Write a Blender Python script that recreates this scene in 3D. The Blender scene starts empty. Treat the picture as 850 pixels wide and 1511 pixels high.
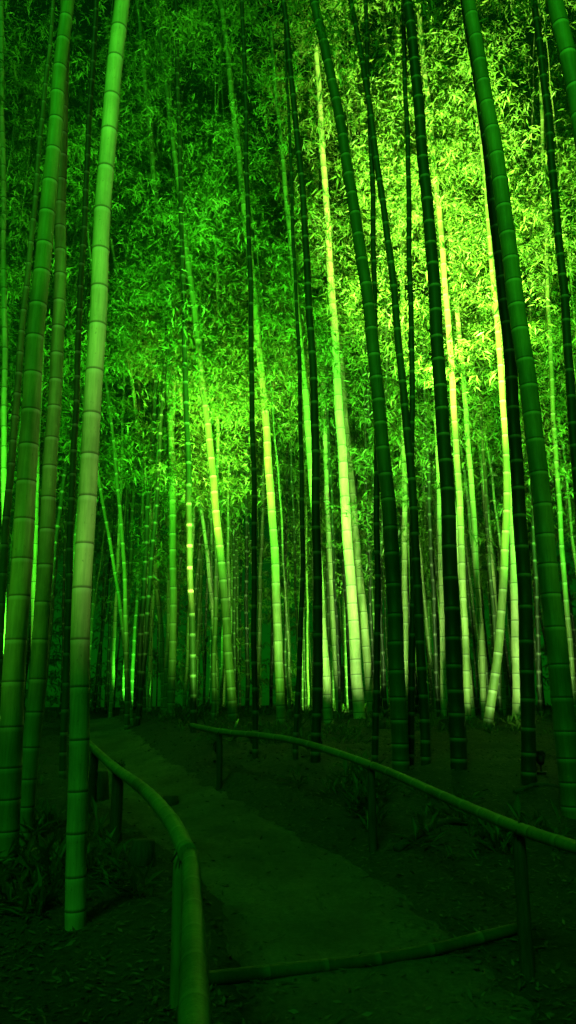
import bpy, math, random
import numpy as np
from mathutils import Vector
random.seed(7); rng=np.random.default_rng(11)
S=bpy.context.scene; COL=S.collection
S.view_settings.view_transform='Standard'; S.view_settings.look='None'; S.view_settings.exposure=0

# ---------------- camera
TH=math.radians(14.8); CT,ST=math.cos(TH),math.sin(TH); F=1120.0; CH=1.6
cd=bpy.data.cameras.new("camera"); cam=bpy.data.objects.new("camera",cd); COL.objects.link(cam)
cd.sensor_fit='VERTICAL'; cd.sensor_height=24; cd.lens=12/(755.5/F); cd.clip_end=500
cam.location=(0,0,CH); cam.rotation_euler=(math.pi/2+TH,0,0); S.camera=cam

# ---------------- terrain
def sm(a,b,x):
    t=np.clip((x-a)/(b-a),0,1); return t*t*(3-2*t)
def path_x(y):
    return np.interp(y,[-5,2,4,5.5,6.8,8,9.5,12,16,22],[.65,.6,.45,.2,-.3,-.95,-1.65,-2.6,-3.8,-5.5])
def ground(x,y,raw=False):
    x=np.asarray(x,float); y=np.asarray(y,float)
    zl=np.interp(y,[-60,0,4,10,14,20,40,120],[-1,0,.28,.7,.98,1.36,1.8,2.4])
    zr=np.interp(y,[-60,0,4,6.6,9.5,14,20,40,120],[-1,0,.28,.5,1.0,1.34,1.55,1.9,2.4])
    w=sm(-.3,1.6,x-path_x(y)); z=zl*(1-w)+zr*w
    dp=np.abs(x-path_x(y)); off=sm(.6,1.4,dp)
    bump=.045*np.sin(1.7*x+.6*y+1)*np.sin(1.3*y-.5*x)+.025*np.sin(4.1*x+2.2*y)*np.sin(3.7*y-1.1*x+2)+.012*np.sin(9*x+3*y)*np.sin(8*y-4*x)
    z=z+bump*off+.04*sm(.6,1.1,dp)*(1-sm(1.2,2.2,dp))
    if not raw: z=z-.035*(1-sm(.5,.72,dp))
    return z

# ---------------- materials
def newmat(n):
    m=bpy.data.materials.new(n); m.use_nodes=True; nt=m.node_tree; nt.nodes.clear()
    o=nt.nodes.new('ShaderNodeOutputMaterial'); b=nt.nodes.new('ShaderNodeBsdfPrincipled')
    nt.links.new(b.outputs[0],o.inputs[0]); return m,nt,b,o
def noise(nt,scale,detail=4,rough=.6,vec=None,stretch=None):
    tc=nt.nodes.new('ShaderNodeTexCoord'); mp=nt.nodes.new('ShaderNodeMapping')
    if stretch: mp.inputs['Scale'].default_value=stretch
    nt.links.new(tc.outputs['Object'],mp.inputs[0])
    n=nt.nodes.new('ShaderNodeTexNoise'); n.inputs['Scale'].default_value=scale; n.inputs['Detail'].default_value=detail
    n.inputs['Roughness'].default_value=rough; nt.links.new(mp.outputs[0],n.inputs['Vector']); return n.outputs['Fac']
def ramp(nt,fac,stops):
    r=nt.nodes.new('ShaderNodeValToRGB'); e=r.color_ramp.elements
    while len(e)<len(stops): e.new(.5)
    for i,(p,c) in enumerate(stops): e[i].position=p; e[i].color=(*c,1)
    nt.links.new(fac,r.inputs[0]); return r.outputs[0]
def mix(nt,fac,a,b,mode='MIX'):
    m=nt.nodes.new('ShaderNodeMix'); m.data_type='RGBA'; m.blend_type=mode
    for s,v in ((m.inputs[0],fac),(m.inputs[6],a),(m.inputs[7],b)):
        if hasattr(v,'links'): nt.links.new(v,s)
        elif isinstance(v,tuple): s.default_value=(*v,1)
        else: s.default_value=v
    return m.outputs[2]
def attr(nt,n):
    a=nt.nodes.new('ShaderNodeAttribute'); a.attribute_name=n; return a.outputs['Fac']
def mathn(nt,op,a,b=0.0):
    m=nt.nodes.new('ShaderNodeMath'); m.operation=op; m.use_clamp=True
    for s,v in ((m.inputs[0],a),(m.inputs[1],b)):
        if hasattr(v,'links'): nt.links.new(v,s)
        else: s.default_value=v
    return m.outputs[0]
def bump(nt,b,h,st,dist=.02):
    n=nt.nodes.new('ShaderNodeBump'); n.inputs['Strength'].default_value=st; n.inputs['Distance'].default_value=dist
    nt.links.new(h,n.inputs['Height']); nt.links.new(n.outputs[0],b.inputs['Normal'])

MC,nt,b,o=newmat("bamboo_culm_mat")
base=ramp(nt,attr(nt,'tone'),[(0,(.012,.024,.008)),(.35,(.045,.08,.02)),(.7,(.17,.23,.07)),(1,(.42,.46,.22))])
st=noise(nt,6,5,.65,stretch=(9,9,.55)); bl=noise(nt,2.2,5,.6,stretch=(1,1,.6)); sp=noise(nt,60,3,.7,stretch=(1,1,.4))
base=mix(nt,1.0,base,ramp(nt,st,[(.25,(.62,.66,.6)),(.7,(1.12,1.08,1.05))]),'MULTIPLY')
base=mix(nt,1.0,base,ramp(nt,bl,[(.3,(.42,.5,.4)),(.6,(1,1,1)),(.8,(1.15,1.1,1.1))]),'MULTIPLY')
base=mix(nt,mathn(nt,'MULTIPLY',mathn(nt,'GREATER_THAN',sp,.66),.45),base,(.03,.045,.02))
nd=attr(nt,'nd')
base=mix(nt,mathn(nt,'MULTIPLY',mathn(nt,'MAXIMUM',nd,0),.32),base,(.42,.5,.3))
base=mix(nt,mathn(nt,'MULTIPLY',mathn(nt,'MULTIPLY',nd,-1.0),.8),base,(.015,.022,.008))
nt.links.new(base,b.inputs['Base Color']); b.inputs['Roughness'].default_value=.5
b.inputs['Specular IOR Level'].default_value=.3; bump(nt,b,st,.25,.01)

ML,nt,b,o=newmat("bamboo_leaf_mat")
lc=ramp(nt,attr(nt,'lv'),[(0,(.035,.08,.01)),(.5,(.08,.17,.022)),(.85,(.13,.23,.035)),(1,(.18,.25,.05))])
nt.links.new(lc,b.inputs['Base Color']); b.inputs['Roughness'].default_value=.5
tr=nt.nodes.new('ShaderNodeBsdfTranslucent'); nt.links.new(mix(nt,1.0,lc,(1.4,1.5,.8),'MULTIPLY'),tr.inputs[0])
ms=nt.nodes.new('ShaderNodeMixShader'); ms.inputs[0].default_value=.42
nt.links.new(b.outputs[0],ms.inputs[1]); nt.links.new(tr.outputs[0],ms.inputs[2]); nt.links.new(ms.outputs[0],o.inputs[0])

MLIT,nt,b,o=newmat("litter_mat")
nt.links.new(ramp(nt,attr(nt,'lv'),[(0,(.03,.027,.012)),(.5,(.07,.065,.032)),(1,(.13,.12,.065))]),b.inputs['Base Color']); b.inputs['Roughness'].default_value=.9

MG,nt,b,o=newmat("forest_soil_mat")
n1=noise(nt,1.3,6,.65); n2=noise(nt,22,6,.7)
g=ramp(nt,n2,[(.3,(.02,.02,.01)),(.55,(.05,.047,.024)),(.75,(.1,.09,.05))])
g=mix(nt,1.0,g,ramp(nt,n1,[(.3,(.45,.5,.45)),(.65,(1.1,1.1,1.1))]),'MULTIPLY')
nt.links.new(g,b.inputs['Base Color']); b.inputs['Roughness'].default_value=.95; bump(nt,b,n2,.9,.05)
MP,nt,b,o=newmat("path_earth_mat")
n1=noise(nt,1.1,8,.7); n2=noise(nt,28,7,.8)
g=ramp(nt,n2,[(.3,(.06,.055,.03)),(.55,(.13,.12,.07)),(.78,(.21,.19,.12))])
g=mix(nt,1.0,g,ramp(nt,n1,[(.36,(.4,.43,.4)),(.66,(1.3,1.3,1.25))]),'MULTIPLY')
nt.links.new(g,b.inputs['Base Color']); b.inputs['Roughness'].default_value=.9; bump(nt,b,n2,.7,.05)
MW,nt,b,o=newmat("weathered_wood_mat")
n1=noise(nt,8,6,.7,stretch=(5,5,.6)); nt.links.new(ramp(nt,n1,[(.3,(.015,.013,.008)),(.7,(.06,.055,.035))]),b.inputs['Base Color']); b.inputs['Roughness'].default_value=.85; bump(nt,b,n1,.6,.01)
MR,nt,b,o=newmat("rope_mat")
n1=noise(nt,120,2,.5); nt.links.new(ramp(nt,n1,[(.3,(.015,.015,.01)),(.7,(.04,.04,.03))]),b.inputs['Base Color']); b.inputs['Roughness'].default_value=.9
MM,nt,b,o=newmat("lamp_metal_mat")
n1=noise(nt,40,2,.5); nt.links.new(ramp(nt,n1,[(.3,(.015,.016,.015)),(.7,(.03,.032,.03))]),b.inputs['Base Color']); b.inputs['Roughness'].default_value=.5; b.inputs['Metallic'].default_value=.6
ME,nt,b,o=newmat("lamp_lens_mat")
b.inputs['Base Color'].default_value=(.5,.6,.5,1); b.inputs['Emission Color'].default_value=(.6,1,.45,1); b.inputs['Emission Strength'].default_value=3

# ---------------- mesh helpers
def mk(name,V,FC,mats,attrs=None,smooth=True,midx=None,parent=None):
    V=np.asarray(V,np.float32); FC=np.asarray(FC,np.int32)
    me=bpy.data.meshes.new(name); k=FC.shape[1]
    me.vertices.add(len(V)); me.vertices.foreach_set('co',V.ravel())
    me.loops.add(FC.size); me.loops.foreach_set('vertex_index',FC.ravel())
    me.polygons.add(len(FC)); me.polygons.foreach_set('loop_start',np.arange(0,FC.size,k,dtype=np.int32))
    me.polygons.foreach_set('loop_total',np.full(len(FC),k,np.int32))
    me.polygons.foreach_set('use_smooth',np.full(len(FC),smooth,bool))
    for m in (mats if isinstance(mats,(list,tuple)) else [mats]): me.materials.append(m)
    if midx is not None: me.polygons.foreach_set('material_index',np.asarray(midx,np.int32))
    for n,a in (attrs or {}).items():
        at=me.attributes.new(n,'FLOAT','POINT'); at.data.foreach_set('value',np.asarray(a,np.float32))
    me.update(calc_edges=True); ob=bpy.data.objects.new(name,me); COL.objects.link(ob)
    if parent: ob.parent=parent
    return ob
def empty(name):
    e=bpy.data.objects.new(name,None); COL.objects.link(e); e.empty_display_size=.2; return e

def tube(P,rad,tone,sides=16,inter=.33,scale=1.0,ref=(0,1,0),node=True,wob=0.0,base_short=True):
    P=np.asarray(P,float); seg=np.linalg.norm(np.diff(P,axis=0),axis=1); s=np.concatenate([[0],np.cumsum(seg)]); L=s[-1]
    ss=[];rm=[];nv=[]
    def add(a,m,n): ss.append(a); rm.append(m); nv.append(n)
    add(0,1,0); q=.08 if base_short else inter*.6; i=0
    k=scale
    while node and q<L-.05:
        add(q-.045*k,.998,0); add(q-.022*k,1.0,.8); add(q-.007*k,1.01,1.0); add(q-.003*k,.985,-1); add(q+.006*k,1.05,-.75); add(q+.016*k,1.0,0)
        step=inter*(random.uniform(.88,1.12)) 
        if base_short: step*=min(1,.5+.1*i)
        if .5*step>.07*k: add(q+step*.5,.985,0)
        q+=max(step,.075*k); i+=1
    if not node:
        for a in np.arange(.15,L-.05,.15): add(a,1+random.uniform(-.03,.03),0)
    add(L,1,0)
    idx=np.argsort(ss); ss=np.clip(np.array(ss)[idx],0,L); rm=np.array(rm)[idx]; nv=np.array(nv)[idx]
    C=np.stack([np.interp(ss,s,P[:,j]) for j in range(3)],1)
    if wob: C[:,0]+=wob*np.sin(ss*1.9+random.random()*6)+wob*.5*np.sin(ss*4.3+random.random()*6)
    T=np.gradient(P,axis=0); T=np.stack([np.interp(ss,s,T[:,j]) for j in range(3)],1); T/=np.linalg.norm(T,axis=1)[:,None]+1e-9
    A=np.cross(np.broadcast_to(np.array(ref,float),T.shape),T); A/=np.linalg.norm(A,axis=1)[:,None]+1e-9; B=np.cross(T,A)
    R=rm*np.array([rad(a/L) for a in ss]); an=np.linspace(0,2*np.pi,sides,endpoint=False)
    V=(C[:,None,:]+R[:,None,None]*(np.cos(an)[None,:,None]*A[:,None,:]+np.sin(an)[None,:,None]*B[:,None,:])).reshape(-1,3)
    n=len(ss); i0=np.arange(n-1)[:,None]*sides; j=np.arange(sides)[None,:]; j2=(j+1)%sides
    Fq=np.stack([i0+j,i0+j2,i0+sides+j2,i0+sides+j],-1).reshape(-1,4)
    ndv=np.repeat(nv,sides)
    c0=len(V); V=np.vstack([V,C[0]-T[0]*.002,C[-1]+T[-1]*.002]); ndv=np.concatenate([ndv,[0,0]])
    caps=[]
    for a in range(0,sides,2):
        caps.append([c0,(a+2)%sides,a+1,a]); o2=(n-1)*sides; caps.append([c0+1,o2+a,o2+a+1,o2+(a+2)%sides])
    Fq=np.vstack([Fq,caps])
    return V,Fq,ndv,np.full(len(V),tone)

def ray(px,py):
    rx=(px-425)/F; ry=(755-py)/F; dn=CT-ry*ST
    return rx/dn,(ST+ry*CT)/dn
def culm_path(pts,d,ztop=None):
    """surveyed points of a culm standing at distance d -> world polyline from soil to tip"""
    xs=[];zs=[]
    for px,py in pts:
        a,t=ray(px,py); xs.append(a*d); zs.append(CH+t*d)
    o=np.argsort(zs); xs=np.array(xs)[o]; zs=np.array(zs)[o]
    c=np.polyfit(zs,xs,min(2,len(xs)-1)); dc=np.polyder(c)
    zlo,zhi=zs[0],zs[-1]
    if ztop is None: ztop=max(zhi+3,min(22,zhi+9))
    xb=np.polyval(c,zlo); gz=float(ground(xb,d))-.15
    Z=np.linspace(gz,ztop,60); Zc=np.clip(Z,zlo,zhi); X=np.polyval(c,Zc)+np.polyval(dc,Zc)*(Z-Zc)
    return np.stack([X,np.full(60,float(d)),Z],1)
def pxr(w,p):
    dep=p[1]*CT+(p[2]-CH)*ST; return w*.5/F*dep

crowns=[]
named=[  # last value: own tone plus painted light, dark for silhouettes, pale for lit culms
 ([(110,1380),(121,900),(128,740),(150,380),(178,0)],4.9,31,22,.92),
 ([(14,1160),(32,800),(52,540),(76,230),(101,0)],6.3,35,18,.70),
 ([(42,1150),(68,820),(84,500),(92,250)],7.2,27,15,.66),
 ([(-12,1150),(8,800),(28,540),(34,480)],10,14,9,.5),
 ([(5,900),(6,400),(4,200)],12,9,7,.9),
 ([(94,1120),(104,800),(116,500),(132,180)],10.5,11,8,.3),
 ([(50,1000),(52,780),(58,600)],16,9,7,.85),
 ([(531,1072),(518,850),(500,610),(484,340)],16.5,18,10,1.0),
 ([(548,1040),(535,900),(512,640),(498,480)],18.5,13,8,.8),
 ([(414,1062),(404,800),(390,600),(374,430)],16,14,10,.7),
 ([(346,1085),(330,860),(312,690),(286,450)],15.5,14,9,.5),
 ([(592,1128),(575,800),(552,540),(520,270),(463,0)],9.4,26,13,.36),
 ([(675,1120),(662,760),(644,480),(622,210),(602,0)],9.2,25,14,.06),
 ([(832,1075),(812,840),(776,560),(738,270),(692,0)],7.6,32,19,.52),
 ([(782,1110),(768,800),(748,500),(722,220),(688,10)],8.6,22,15,.03),
 ([(467,1062),(469,800),(462,560),(452,380),(428,90)],9.7,15,8,.06),
 ([(630,1130),(612,860),(596,560),(570,330),(530,70)],9.6,15,8,.12),
 ([(690,1080),(680,760),(662,500),(640,230)],15.6,11,8,.72),
 ([(715,1090),(738,960),(744,780),(741,560)],14.2,15,9,.52),
 ([(764,1060),(760,860),(752,700)],16.2,17,12,.95),
 ([(252,1050),(257,760),(246,520),(232,300)],17,12,8,.55),
 ([(242,1045),(232,860),(214,700)],19,8,6,.75),
 ([(862,900),(842,560),(822,330),(796,60)],9.5,15,10,.05),
 ([(905,500),(850,150),(820,0)],5.6,27,24,.5),
 ([(484,1066),(473,860),(454,640),(445,520)],15.4,14,9,.75),
 ([(376,1050),(374,700),(368,380)],9.8,9,7,.06),
 ([(286,1070),(280,800),(274,560)],13,10,8,.12),
 ([(596,960),(600,760),(592,470),(590,140)],18,9,6,.75),
 ([(556,1000),(556,700),(553,400),(546,190)],9.8,10,7,.06),
 ([(712,1000),(700,760),(682,560),(672,420)],17.5,9,7,.8),
 ([(608,1000),(608,700),(606,420),(600,180)],9.7,10,7,.06),
 ([(440,1030),(446,800),(442,560)],9.9,8,6,.08),
 ([(320,1060),(306,820),(288,700)],18.5,7,5,.85),
 ([(196,1090),(172,860),(152,740)],17,6,5,.45),
 ([(186,1095),(184,860),(166,640)],16.4,8,5,.4),
 ([(736,1000),(732,860),(700,620),(690,480)],19.5,9,6,.8),
 ([(846,1010),(822,700),(808,420)],16,8,6,.5),
 ([(500,1050),(488,850),(478,600)],19.5,9,7,.9),
 ([(655,1060),(650,800),(642,560)],18.5,9,7,.95),
]
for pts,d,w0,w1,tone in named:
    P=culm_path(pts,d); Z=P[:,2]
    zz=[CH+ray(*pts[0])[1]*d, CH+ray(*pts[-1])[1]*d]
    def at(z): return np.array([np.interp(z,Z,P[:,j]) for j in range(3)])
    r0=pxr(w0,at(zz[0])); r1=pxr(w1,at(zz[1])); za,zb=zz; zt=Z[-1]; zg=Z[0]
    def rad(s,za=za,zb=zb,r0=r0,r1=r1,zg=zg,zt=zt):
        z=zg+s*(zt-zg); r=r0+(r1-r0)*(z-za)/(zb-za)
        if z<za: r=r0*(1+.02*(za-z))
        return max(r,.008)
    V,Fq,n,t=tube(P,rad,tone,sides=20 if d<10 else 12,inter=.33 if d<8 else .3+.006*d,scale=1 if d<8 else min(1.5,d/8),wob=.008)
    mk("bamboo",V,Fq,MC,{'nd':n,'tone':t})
    crowns.append((P,random.uniform(6.5,9) if d>11 else (13 if d<8 else 11.6),d))

GV=[];GF=[];GN=[];GT=[];off=0
for i in range(285):
    y=rng.uniform(16.5,37); x=rng.uniform(-.5,.5)*y*.98+.3
    if abs(x-path_x(y))<.7 and y<22: continue
    g=float(ground(x,y)); H=rng.uniform(17,23) if y<24 else rng.uniform(18,27); Z=np.linspace(g-.1,g+H,40)
    l=rng.normal(-.012-.05*(x/y),.028); cv=rng.normal(0,.0016)
    h=Z-g; X=x+l*h+cv*h*h; Y=y+rng.normal(0,.03)*h
    P=np.stack([X,Y,Z],1); r=rng.uniform(.03,.07)
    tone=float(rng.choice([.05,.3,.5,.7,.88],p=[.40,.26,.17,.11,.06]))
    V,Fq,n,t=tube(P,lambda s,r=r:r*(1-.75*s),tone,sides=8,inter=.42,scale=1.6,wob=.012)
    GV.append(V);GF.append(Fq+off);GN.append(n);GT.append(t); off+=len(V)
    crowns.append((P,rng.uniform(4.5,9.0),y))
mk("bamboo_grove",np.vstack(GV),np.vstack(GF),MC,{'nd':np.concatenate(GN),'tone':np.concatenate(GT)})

# ---------------- foliage
SP=[];SZ=[];BR=[]
def clump(p,thr):
    x,y,z=p
    v=math.sin(x*1.1+y*.35+1.3)*math.sin(z*.75-x*.3)+.7*math.sin(z*1.5+y*.6+x*.5)*math.sin(x*1.9-z*.4+2)+.35*math.sin(y*1.3+z*.9)
    return v+rng.normal(0,.2)>thr
def branch(p0,az,L,up,ns,sz):
    t=rng.uniform(.15,1,ns)
    dx,dy=math.cos(az),math.sin(az)
    q=np.stack([p0[0]+dx*L*t,p0[1]+dy*L*t,p0[2]+up*L*t-.35*L*t*t],1)
    q+=rng.normal(0,1,(ns,3))*np.array([.22,.22,.16])*(.4+t[:,None])
    SP.append(q); SZ.append(np.full(ns,sz))
    BR.append((p0,np.array([p0[0]+dx*L*.5,p0[1]+dy*L*.5,p0[2]+up*L*.5-.09*L]),np.array([p0[0]+dx*L,p0[1]+dy*L,p0[2]+up*L-.35*L])))
for P,zl,d in crowns:
    z=zl
    while z<P[-1,2]-.1:
        p0=np.array([np.interp(z,P[:,2],P[:,j]) for j in range(3)])
        f=(z-zl)/(P[-1,2]-zl)
        for k in range(rng.integers(1,3)):
            thr=-.2 if p0[0]>-.5 else -.05
            if not clump(p0,thr): continue
            if d>26 and rng.random()<.45: continue
            branch(p0,rng.uniform(0,6.283),rng.uniform(.7,1.9)*(1.15-.35*f)*(.6+min(f*3,.4)),rng.uniform(.2,.7),int(rng.integers(10,16)),.14+.003*d)
        z+=rng.uniform(.35,.75)
for i in range(1500):
    y=rng.uniform(15.5,25); x=rng.uniform(-.5,.52)*y*1.25; z=(.55+.75*rng.uniform(0,1))*y
    p=np.array([x,y,z])
    if not clump(p,0): continue
    branch(p,rng.uniform(0,6.283),rng.uniform(.9,1.9),rng.uniform(.1,.6),15,.19)
# leafier crowns of a few shorter plants
def crown_mass(c,r,n,sz):
    for i in range(n):
        v=rng.normal(0,1,3); v/=np.linalg.norm(v); v*=rng.uniform(0,1)**.4
        p=np.array(c)+v*np.array(r)
        branch(p,rng.uniform(0,6.283),rng.uniform(.6,1.3),rng.uniform(.1,.6),13,sz)
crown_mass((4.2,16.6,15.0),(1.9,1.2,4.2),260,.18)
crown_mass((5.6,17.5,10.0),(1.6,1.2,2.2),90,.18)
crown_mass((-1.6,16.6,9.0),(.75,.8,1.5),110,.16)
crown_mass((-2.0,17.6,7.0),(.8,.8,1.2),60,.16)
crown_mass((-1.1,17.4,10.6),(.7,.8,1.1),50,.16)
crown_mass((-3.4,17.4,11.5),(1.1,1.0,2.0),70,.17)
crown_mass((.6,17.5,11.6),(1.2,1.0,2.6),80,.18)
for i in range(3400): # far mass closing the view
    y=rng.uniform(30,42); x=rng.uniform(-.56,.6)*y; z=rng.uniform(0,1)**.85*36+1.2
    branch(np.array([x,y,z]),rng.uniform(0,6.283),rng.uniform(1,2.4),rng.uniform(.1,.6),12,.31)
C=np.vstack(SP); sz=np.concatenate(SZ)
kp=(np.abs(C[:,0])<.42*C[:,1]+4)&(C[:,2]<1.35*C[:,1]+3); C=C[kp]; sz=sz[kp]; n=len(C); K=6
print("sprays",n)
az=rng.uniform(0,2*np.pi,n)
VV=np.empty((n,K,4,3),np.float32)
lvb=rng.normal(.5,.18,n)
for k in range(K):
    a=az+(k-2.5)*.6+rng.normal(0,.2,n); el=rng.normal(-.35,.4,n); L=sz*rng.uniform(.6,1.25,n)
    D=np.stack([np.cos(a)*np.cos(el),np.sin(a)*np.cos(el),np.sin(el)],1)
    R=rng.normal(0,.5,(n,3))+np.array([0,-.35,1.]); Sd=np.cross(D,R); Sd/=np.linalg.norm(Sd,axis=1)[:,None]
    w=(L*.1)[:,None]; B=C+D*(.02*L[:,None])+rng.normal(0,.05,(n,3))
    VV[:,k,0]=B; VV[:,k,1]=B+D*(L*.38)[:,None]+Sd*w; VV[:,k,2]=B+D*L[:,None]-np.array([0,0,1])*(L*.12)[:,None]; VV[:,k,3]=B+D*(L*.38)[:,None]-Sd*w
V=VV.reshape(-1,3); Fq=np.arange(len(V)).reshape(-1,4)
lv=np.repeat(np.clip(np.repeat(lvb,K)+rng.normal(0,.14,n*K),0,1),4)
b0=np.array([q[0] for q in BR]); b1=np.array([q[1] for q in BR]); b2=np.array([q[2] for q in BR])
def strip(a,b,r0,r1,o0):
    m=len(a); vs=np.empty((m,6,3)); 
    for j in range(3):
        an=j*2.094; e=np.array([math.cos(an)*.6,math.sin(an)*.6,math.sin(an+1)*.8])
        vs[:,j]=a+e*r0; vs[:,3+j]=b+e*r1
    base=o0+np.arange(m)[:,None,None]*6; q=np.array([[0,1,4,3],[1,2,5,4],[2,0,3,5]])[None]
    return vs.reshape(-1,3),(base+q).reshape(-1,4)
o0=len(V)
v1,f1=strip(b0,b1,.009,.006,o0); v2,f2=strip(b1,b2,.006,.003,o0+len(v1))
Vall=np.vstack([V,v1,v2]); Fall=np.vstack([Fq,f1,f2]); lv=np.concatenate([lv,np.full(len(v1)+len(v2),.7)])
mk("bamboo_foliage",Vall,Fall,ML,{'lv':lv},smooth=False)

# undergrowth
n=2600; y=rng.uniform(5,30,n); x=rng.uniform(-.55,.6,n)*y*1.1; dens=np.sin(x*1.3+y*.7)+np.sin(y*1.1-x*.6)+rng.normal(0,.5,n)
kp=(np.abs(x-path_x(y))>1.15)&(dens>.1)&((x-3.3)**2+(y-9)**2>4)&((x-1.5)**2+(y-10.5)**2>1.5); x=x[kp];y=y[kp]; n=len(x); z=ground(x,y,raw=True)
K=16; UV=np.empty((n,K,4,3),np.float32); H=rng.uniform(.12,.32,n)
for k in range(K):
    a=rng.uniform(0,6.283,n); el=rng.uniform(.2,1.3,n); L=H*rng.uniform(.5,1.1,n)
    D=np.stack([np.cos(a)*np.cos(el),np.sin(a)*np.cos(el),np.sin(el)],1); Sd=np.stack([-np.sin(a),np.cos(a),0*a],1)*(L*.09)[:,None]
    B=np.stack([x+rng.normal(0,.06,n),y+rng.normal(0,.06,n),z+H*rng.uniform(0,.5,n)*(k%2)],1)
    UV[:,k,0]=B;UV[:,k,1]=B+D*(L*.5)[:,None]+Sd;UV[:,k,2]=B+D*L[:,None]+np.array([0,0,-.15])*L[:,None];UV[:,k,3]=B+D*(L*.5)[:,None]-Sd
V=UV.reshape(-1,3); mk("undergrowth",V,np.arange(len(V)).reshape(-1,4),ML,{'lv':np.repeat(rng.random(n*K)*.25,4)},smooth=False)

# ---------------- ground & path
def grid(xs,ys,fn,name,mat):
    X,Y=np.meshgrid(xs,ys); Z=fn(X,Y); V=np.stack([X,Y,Z],-1).reshape(-1,3); nx=len(xs); ny=len(ys)
    i=np.arange(ny-1)[:,None]*nx; j=np.arange(nx-1)[None]; a=(i+j)
    return mk(name,V,np.stack([a,a+1,a+nx+1,a+nx],-1).reshape(-1,4),mat)
xs=np.unique(np.concatenate([np.linspace(-150,-12,24),np.arange(-12,12,.07),np.linspace(12,150,24)]))
ys=np.unique(np.concatenate([np.linspace(-60,0,14),np.arange(0,16,.07),np.arange(16,45,.4),np.linspace(45,200,20)]))
grid(xs,ys,ground,"ground",MG)
ysp=np.arange(-4,22,.05); us=np.linspace(-.76,.76,26)
Y=np.repeat(ysp[:,None],len(us),1); edge=1+.1*np.sin(Y*3.1+np.sign(us)[None])+.08*np.sin(Y*7.7+1)+.06*np.sin(Y*17+np.sign(us)[None]*2)+.03*np.sin(Y*37); X=path_x(Y)+us[None]*edge
Z=ground(X,Y,raw=True)+.006*np.sin(X*17+Y*5)*np.sin(Y*13)-.03*(np.abs(us[None])/.76)**6
V=np.stack([X,Y,Z],-1).reshape(-1,3); nx=len(us); i=np.arange(len(ysp)-1)[:,None]*nx; j=np.arange(nx-1)[None]; a=i+j
mk("footpath",V,np.stack([a,a+1,a+nx+1,a+nx],-1).reshape(-1,4),MP)
N=60000; x=rng.uniform(-1,1,N); y=3+rng.uniform(0,1,N)**1.3*19; x=x*(2+.45*y)
dpx=np.abs(x-path_x(y)); keep=(rng.random(N)<np.clip((dpx-.2)/.55,.2,1)); x=x[keep];y=y[keep]; m=len(x); z=ground(x,y,raw=True)+.012
a=rng.uniform(0,6.283,m); L=rng.uniform(.025,.07,m); D=np.stack([np.cos(a),np.sin(a),rng.normal(0,.25,m)],1); Sd=np.stack([-np.sin(a),np.cos(a),rng.normal(0,.4,m)],1)*(L*.13)[:,None]
c=np.stack([x,y,z],1); VV=np.stack([c,c+D*(L*.45)[:,None]+Sd,c+D*L[:,None],c+D*(L*.45)[:,None]-Sd],1).reshape(-1,3)
mk("leaf_litter",VV,np.arange(len(VV)).reshape(-1,4),MLIT,{'lv':np.repeat(rng.random(m),4)},smooth=False)

# ---------------- fences
def spline(pts,n=60):
    pts=np.array(pts,float); tt=np.linspace(0,len(pts)-1,n)
    out=[]
    for u in tt:
        i=min(int(u),len(pts)-2); f=u-i; p1,p2=pts[i],pts[i+1]; p0=pts[i-1] if i>0 else 2*p1-p2; p3=pts[i+2] if i+2<len(pts) else 2*p2-p1
        out.append(.5*((2*p1)+(-p0+p2)*f+(2*p0-5*p1+4*p2-p3)*f*f+(-p0+3*p1-3*p2+p3)*f**3))
    return np.array(out)
def rail(name,pts,r0,r1,tone,parent,inter=.28):
    V,Fq,n,t=tube(spline(pts),lambda s:r0+(r1-r0)*s,tone,sides=18,inter=inter,ref=(0,0,1),base_short=False)
    return mk(name,V,Fq,MC,{'nd':n*.6,'tone':t},parent=parent)
def post(name,x,y,h,r,parent,mat=MW,lean=0):
    g=float(ground(x,y)); P=np.array([[x,y,g-.2],[x+lean*.5,y,g+h*.5],[x+lean,y,g+h-.012],[x+lean,y,g+h]])
    V,Fq,n,t=tube(P,lambda s:r*(1-.05*s) if s<.98 else r*.82,.3 if mat is MW else .6,sides=14,node=False)
    return mk(name,V,Fq,mat,{'nd':n,'tone':t},parent=parent)
def wrap(name,p,ax,r,parent,turns=4):
    ax=Vector(ax).normalized(); u=ax.orthogonal().normalized(); v=ax.cross(u); pts=[]
    for i in range(turns*14):
        a=i/14*2*math.pi; pts.append(list(Vector(p)+ax*((i/14-turns/2)*.012)+u*math.cos(a)*r+v*math.sin(a)*r))
    V,Fq,n,t=tube(np.array(pts),lambda s:.006,.1,sides=6,node=False,ref=tuple(ax))
    mk(name,V,Fq,MR,parent=parent)
def ubase(px,d,h):
    x=0
    for _ in range(6):
        zz=float(ground(x,d))+h; dep=d*CT+(zz-CH)*ST; x=(px-425)/F*dep
    return x,d,zz
fr=empty("bamboo_fence")
R=[ubase(282,9.9,.62),ubase(325,9.0,.63),ubase(430,7.8,.65),ubase(548,6.6,.67),ubase(660,5.2,.68),ubase(765,4.25,.70),ubase(900,3.5,.72)]
rail("rail",R,.034,.032,.6,fr)
for i,(px,d,h) in enumerate([(325,9.0,.6),(548,6.6,.65),(765,4.25,.68)]):
    x,y,z=ubase(px,d,h); post(f"post_{i+1}",x,y+.03,h+.03,.036,fr,lean=.01*(i-1)); wrap(f"rope_{i+1}",(x,y,z+.02),(1,-1.5,0),.046,fr)
fl=empty("bamboo_fence")
Lp=[ubase(128,8.4,.68),ubase(165,7.0,.64),ubase(212,5.6,.66),ubase(250,4.5,.67),ubase(277,3.85,.67)]
rail("rail",Lp,.036,.045,.7,fl,inter=.26)
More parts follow.
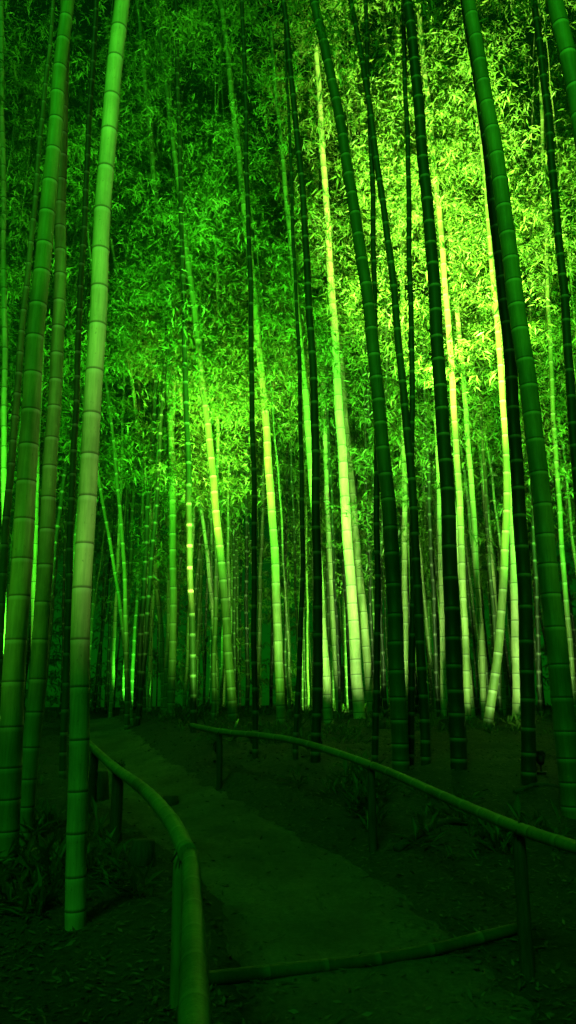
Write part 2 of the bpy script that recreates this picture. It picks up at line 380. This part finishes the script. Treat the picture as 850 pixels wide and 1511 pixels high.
L2=[ubase(281,3.88,.655),ubase(284,3.2,.66),ubase(286,2.6,.68),ubase(288,1.9,.70)]
rail("lower_rail",L2,.04,.042,.7,fl,inter=.3)
for i,(px,d,h,r) in enumerate([(175,7.0,.62,.055),(267,3.9,.64,.034),(140,8.3,.6,.045)]):
    x,y,z=ubase(px,d,h); post(f"post_{i+1}",x,y+.03,h+.02,r,fl,mat=MC if i==1 else MW,lean=-.01); wrap(f"rope_{i+1}",(x,y,z),(1,-1.8,0) if i!=1 else (.2,-1,0),r+.012,fl)
def stump(px,d,h,r):
    x,y,_=ubase(px,d,0); g=float(ground(x,y)); V,Fq,n,t=tube(np.array([[x,y,g-.1],[x,y,g+h*.4],[x+.01,y,g+h-.02],[x+.01,y,g+h]]),lambda s:r*(1.25-.35*s) if s<.95 else r*.84,.3,sides=14,node=False)
    mk("tree_stump",V,Fq,MW)
stump(209,6.3,.17,.10); stump(560,13.5,.16,.12); stump(655,13.8,.2,.1); stump(250,8.8,.12,.1); stump(140,9.2,.3,.14)
def lying(name,pts,r,mat,node,tone=.45):
    W=[]
    for px,d in pts:
        x,y,z=ubase(px,d,r*.75); z=float(ground(x,y,raw=True))+r*.6; W.append((x,y,z))
    V,Fq,n,t=tube(spline(W,30),lambda s:r*(1-.15*s),tone,sides=14,inter=.3,ref=(0,0,1),node=node,base_short=False)
    mk(name,V,Fq,mat,{'nd':n*.4,'tone':t})
lying("log_step",[(255,4.15),(420,4.35),(600,4.55),(775,4.8)],.036,MC,True,.36)
lying("fallen_branch",[(585,6.55),(620,6.8),(660,7.15),(700,7.3),(760,7.3)],.035,MW,False)
lying("fallen_branch",[(760,8.3),(800,8.5),(850,8.3)],.025,MW,False)
lying("fallen_branch",[(10,6.0),(60,6.6),(90,7.0)],.03,MW,False)

# ---------------- lamps
def lamp(pos,target,power,color,cone,blend=.6,size=.1,lift=.17):
    x,y=pos[:2]; g=float(ground(x,y)) ; p=Vector((x,y,g+lift)); dirv=(Vector(target)-p).normalized()
    root=empty("garden_spotlight"); k=.75
    def part(nm,P,rad,ref,mat,sides=16):
        V,Fq,n,t=tube(np.array(P),rad,.2,sides=sides,node=False,ref=ref); return mk(nm,V,Fq,mat,parent=root)
    ref=(1,0,0)
    back=p-dirv*.11*k; front=p+dirv*.07*k
    part("housing",[back,p-dirv*.05*k,p,front],lambda s:(.045+.03*min(1,s*2.2))*k,ref,MM)
    part("hood",[p+dirv*.03*k,p+dirv*.05*k,p+dirv*.078*k],lambda s:.082*k,ref,MM)
    part("lens",[front+dirv*.009,front+dirv*.012],lambda s:.068*k,ref,ME) 
    part("stake",[(x,y,g-.1),(x,y,g+lift*.5),(x,y,g+lift-.06*k)],lambda s:.012,(0,1,0),MM,8)
    part("base_plate",[(x,y,g-.01),(x,y,g+.005),(x,y,g+.02)],lambda s:.06,(0,1,0),MM)
    s=Vector((dirv.y,-dirv.x,0)).normalized()
    part("yoke",[p+s*.085*k,p+s*.085*k-Vector((0,0,.07*k)),p-s*.085*k-Vector((0,0,.07*k)),p-s*.085*k],lambda s:.006,(0,1,.2),MM,6)
    ld=bpy.data.lights.new("beam",'SPOT'); ld.energy=power; ld.color=color; ld.spot_size=math.radians(cone); ld.spot_blend=blend; ld.shadow_soft_size=size
    lo=bpy.data.objects.new("beam",ld); COL.objects.link(lo); lo.parent=root; lo.location=p+dirv*.2
    lo.rotation_euler=dirv.to_track_quat('-Z','Y').to_euler()
KEY=(.66,1,.18); GR=(.06,1,.03); PALE=(.56,1,.30); MID=(.3,1,.1)
# canopy floods
lamp((2.2,10.0),(4.1,17.0,15.6),185000,KEY,34,1.0)
lamp((2.85,9.0),(5.0,18,10.5),17000,(.5,1,.12),36,1.0)
lamp((-.9,10.2),(-1.6,17.5,9.0),34000,(.64,1,.14),28,1.0)
lamp((5.8,10.2),(7.5,19,14),20000,(.1,1,.04),75,.9)
lamp((-3.9,10.2),(-5.5,18,10),12000,GR,70,.9)
lamp((.37,10.05),(.3,18,14),32000,(.14,1,.05),72,.9)
lamp((.8,-7),(.5,18,17.5),11000,GR,46,.9,size=.3)  # unseen lamp added behind the camera to even out the canopy light
# unseen floods added deep in the grove to make the backdrop glow green
lamp((1.8,21.5),(2,35,11),10000,MID,95,.9)
lamp((-4.2,21.5),(-4,35,12),3500,(.1,1,.05),90,.9)
# culm floods
lamp((1.47,9.85),(1.4,18,6.0),4400,PALE,52,.35)
lamp((3.1,8.3),(4.6,18,6.2),6200,PALE,50,.35)
lamp((-.43,10.1),(-1.0,18,6.2),2500,MID,58,.4)
lamp((-4.6,9.8),(-5.3,16,6),1800,MID,70,.5)
# foreground
lamp((1.5,1.0),(-2.2,6.0,5.8),1300,(.5,1,.25),50,.9)
lamp((-3.6,2.6),(-2.3,6.8,5.2),500,(.2,1,.06),72,.9)  # unseen lamp added to brighten the left culms
lamp((4.4,5.0),(3.4,7.6,5.5),340,(.14,1,.05),80,.9)

# ---------------- night sky + green sun added as dim fill for the ground
w=bpy.data.worlds.new("World"); S.world=w; w.use_nodes=True; nt=w.node_tree; bg=nt.nodes['Background']
sk=nt.nodes.new('ShaderNodeTexSky'); sk.sky_type='NISHITA'; sk.sun_disc=False
sk.sun_elevation=math.radians(43); sk.sun_rotation=math.radians(199)
mx=nt.nodes.new('ShaderNodeMix'); mx.data_type='RGBA'; mx.blend_type='MULTIPLY'; mx.inputs[0].default_value=1; mx.inputs[7].default_value=(.02,1,.02,1)
nt.links.new(sk.outputs[0],mx.inputs[6]); nt.links.new(mx.outputs[2],bg.inputs[0]); bg.inputs[1].default_value=.011
sd=bpy.data.lights.new("fill_sun",'SUN'); sd.energy=.75; sd.angle=math.radians(14); sd.color=(.04,1,.05)
so=bpy.data.objects.new("fill_sun",sd); COL.objects.link(so)
so.rotation_euler=Vector((.35,1.0,-1.0)).to_track_quat('-Z','Y').to_euler()
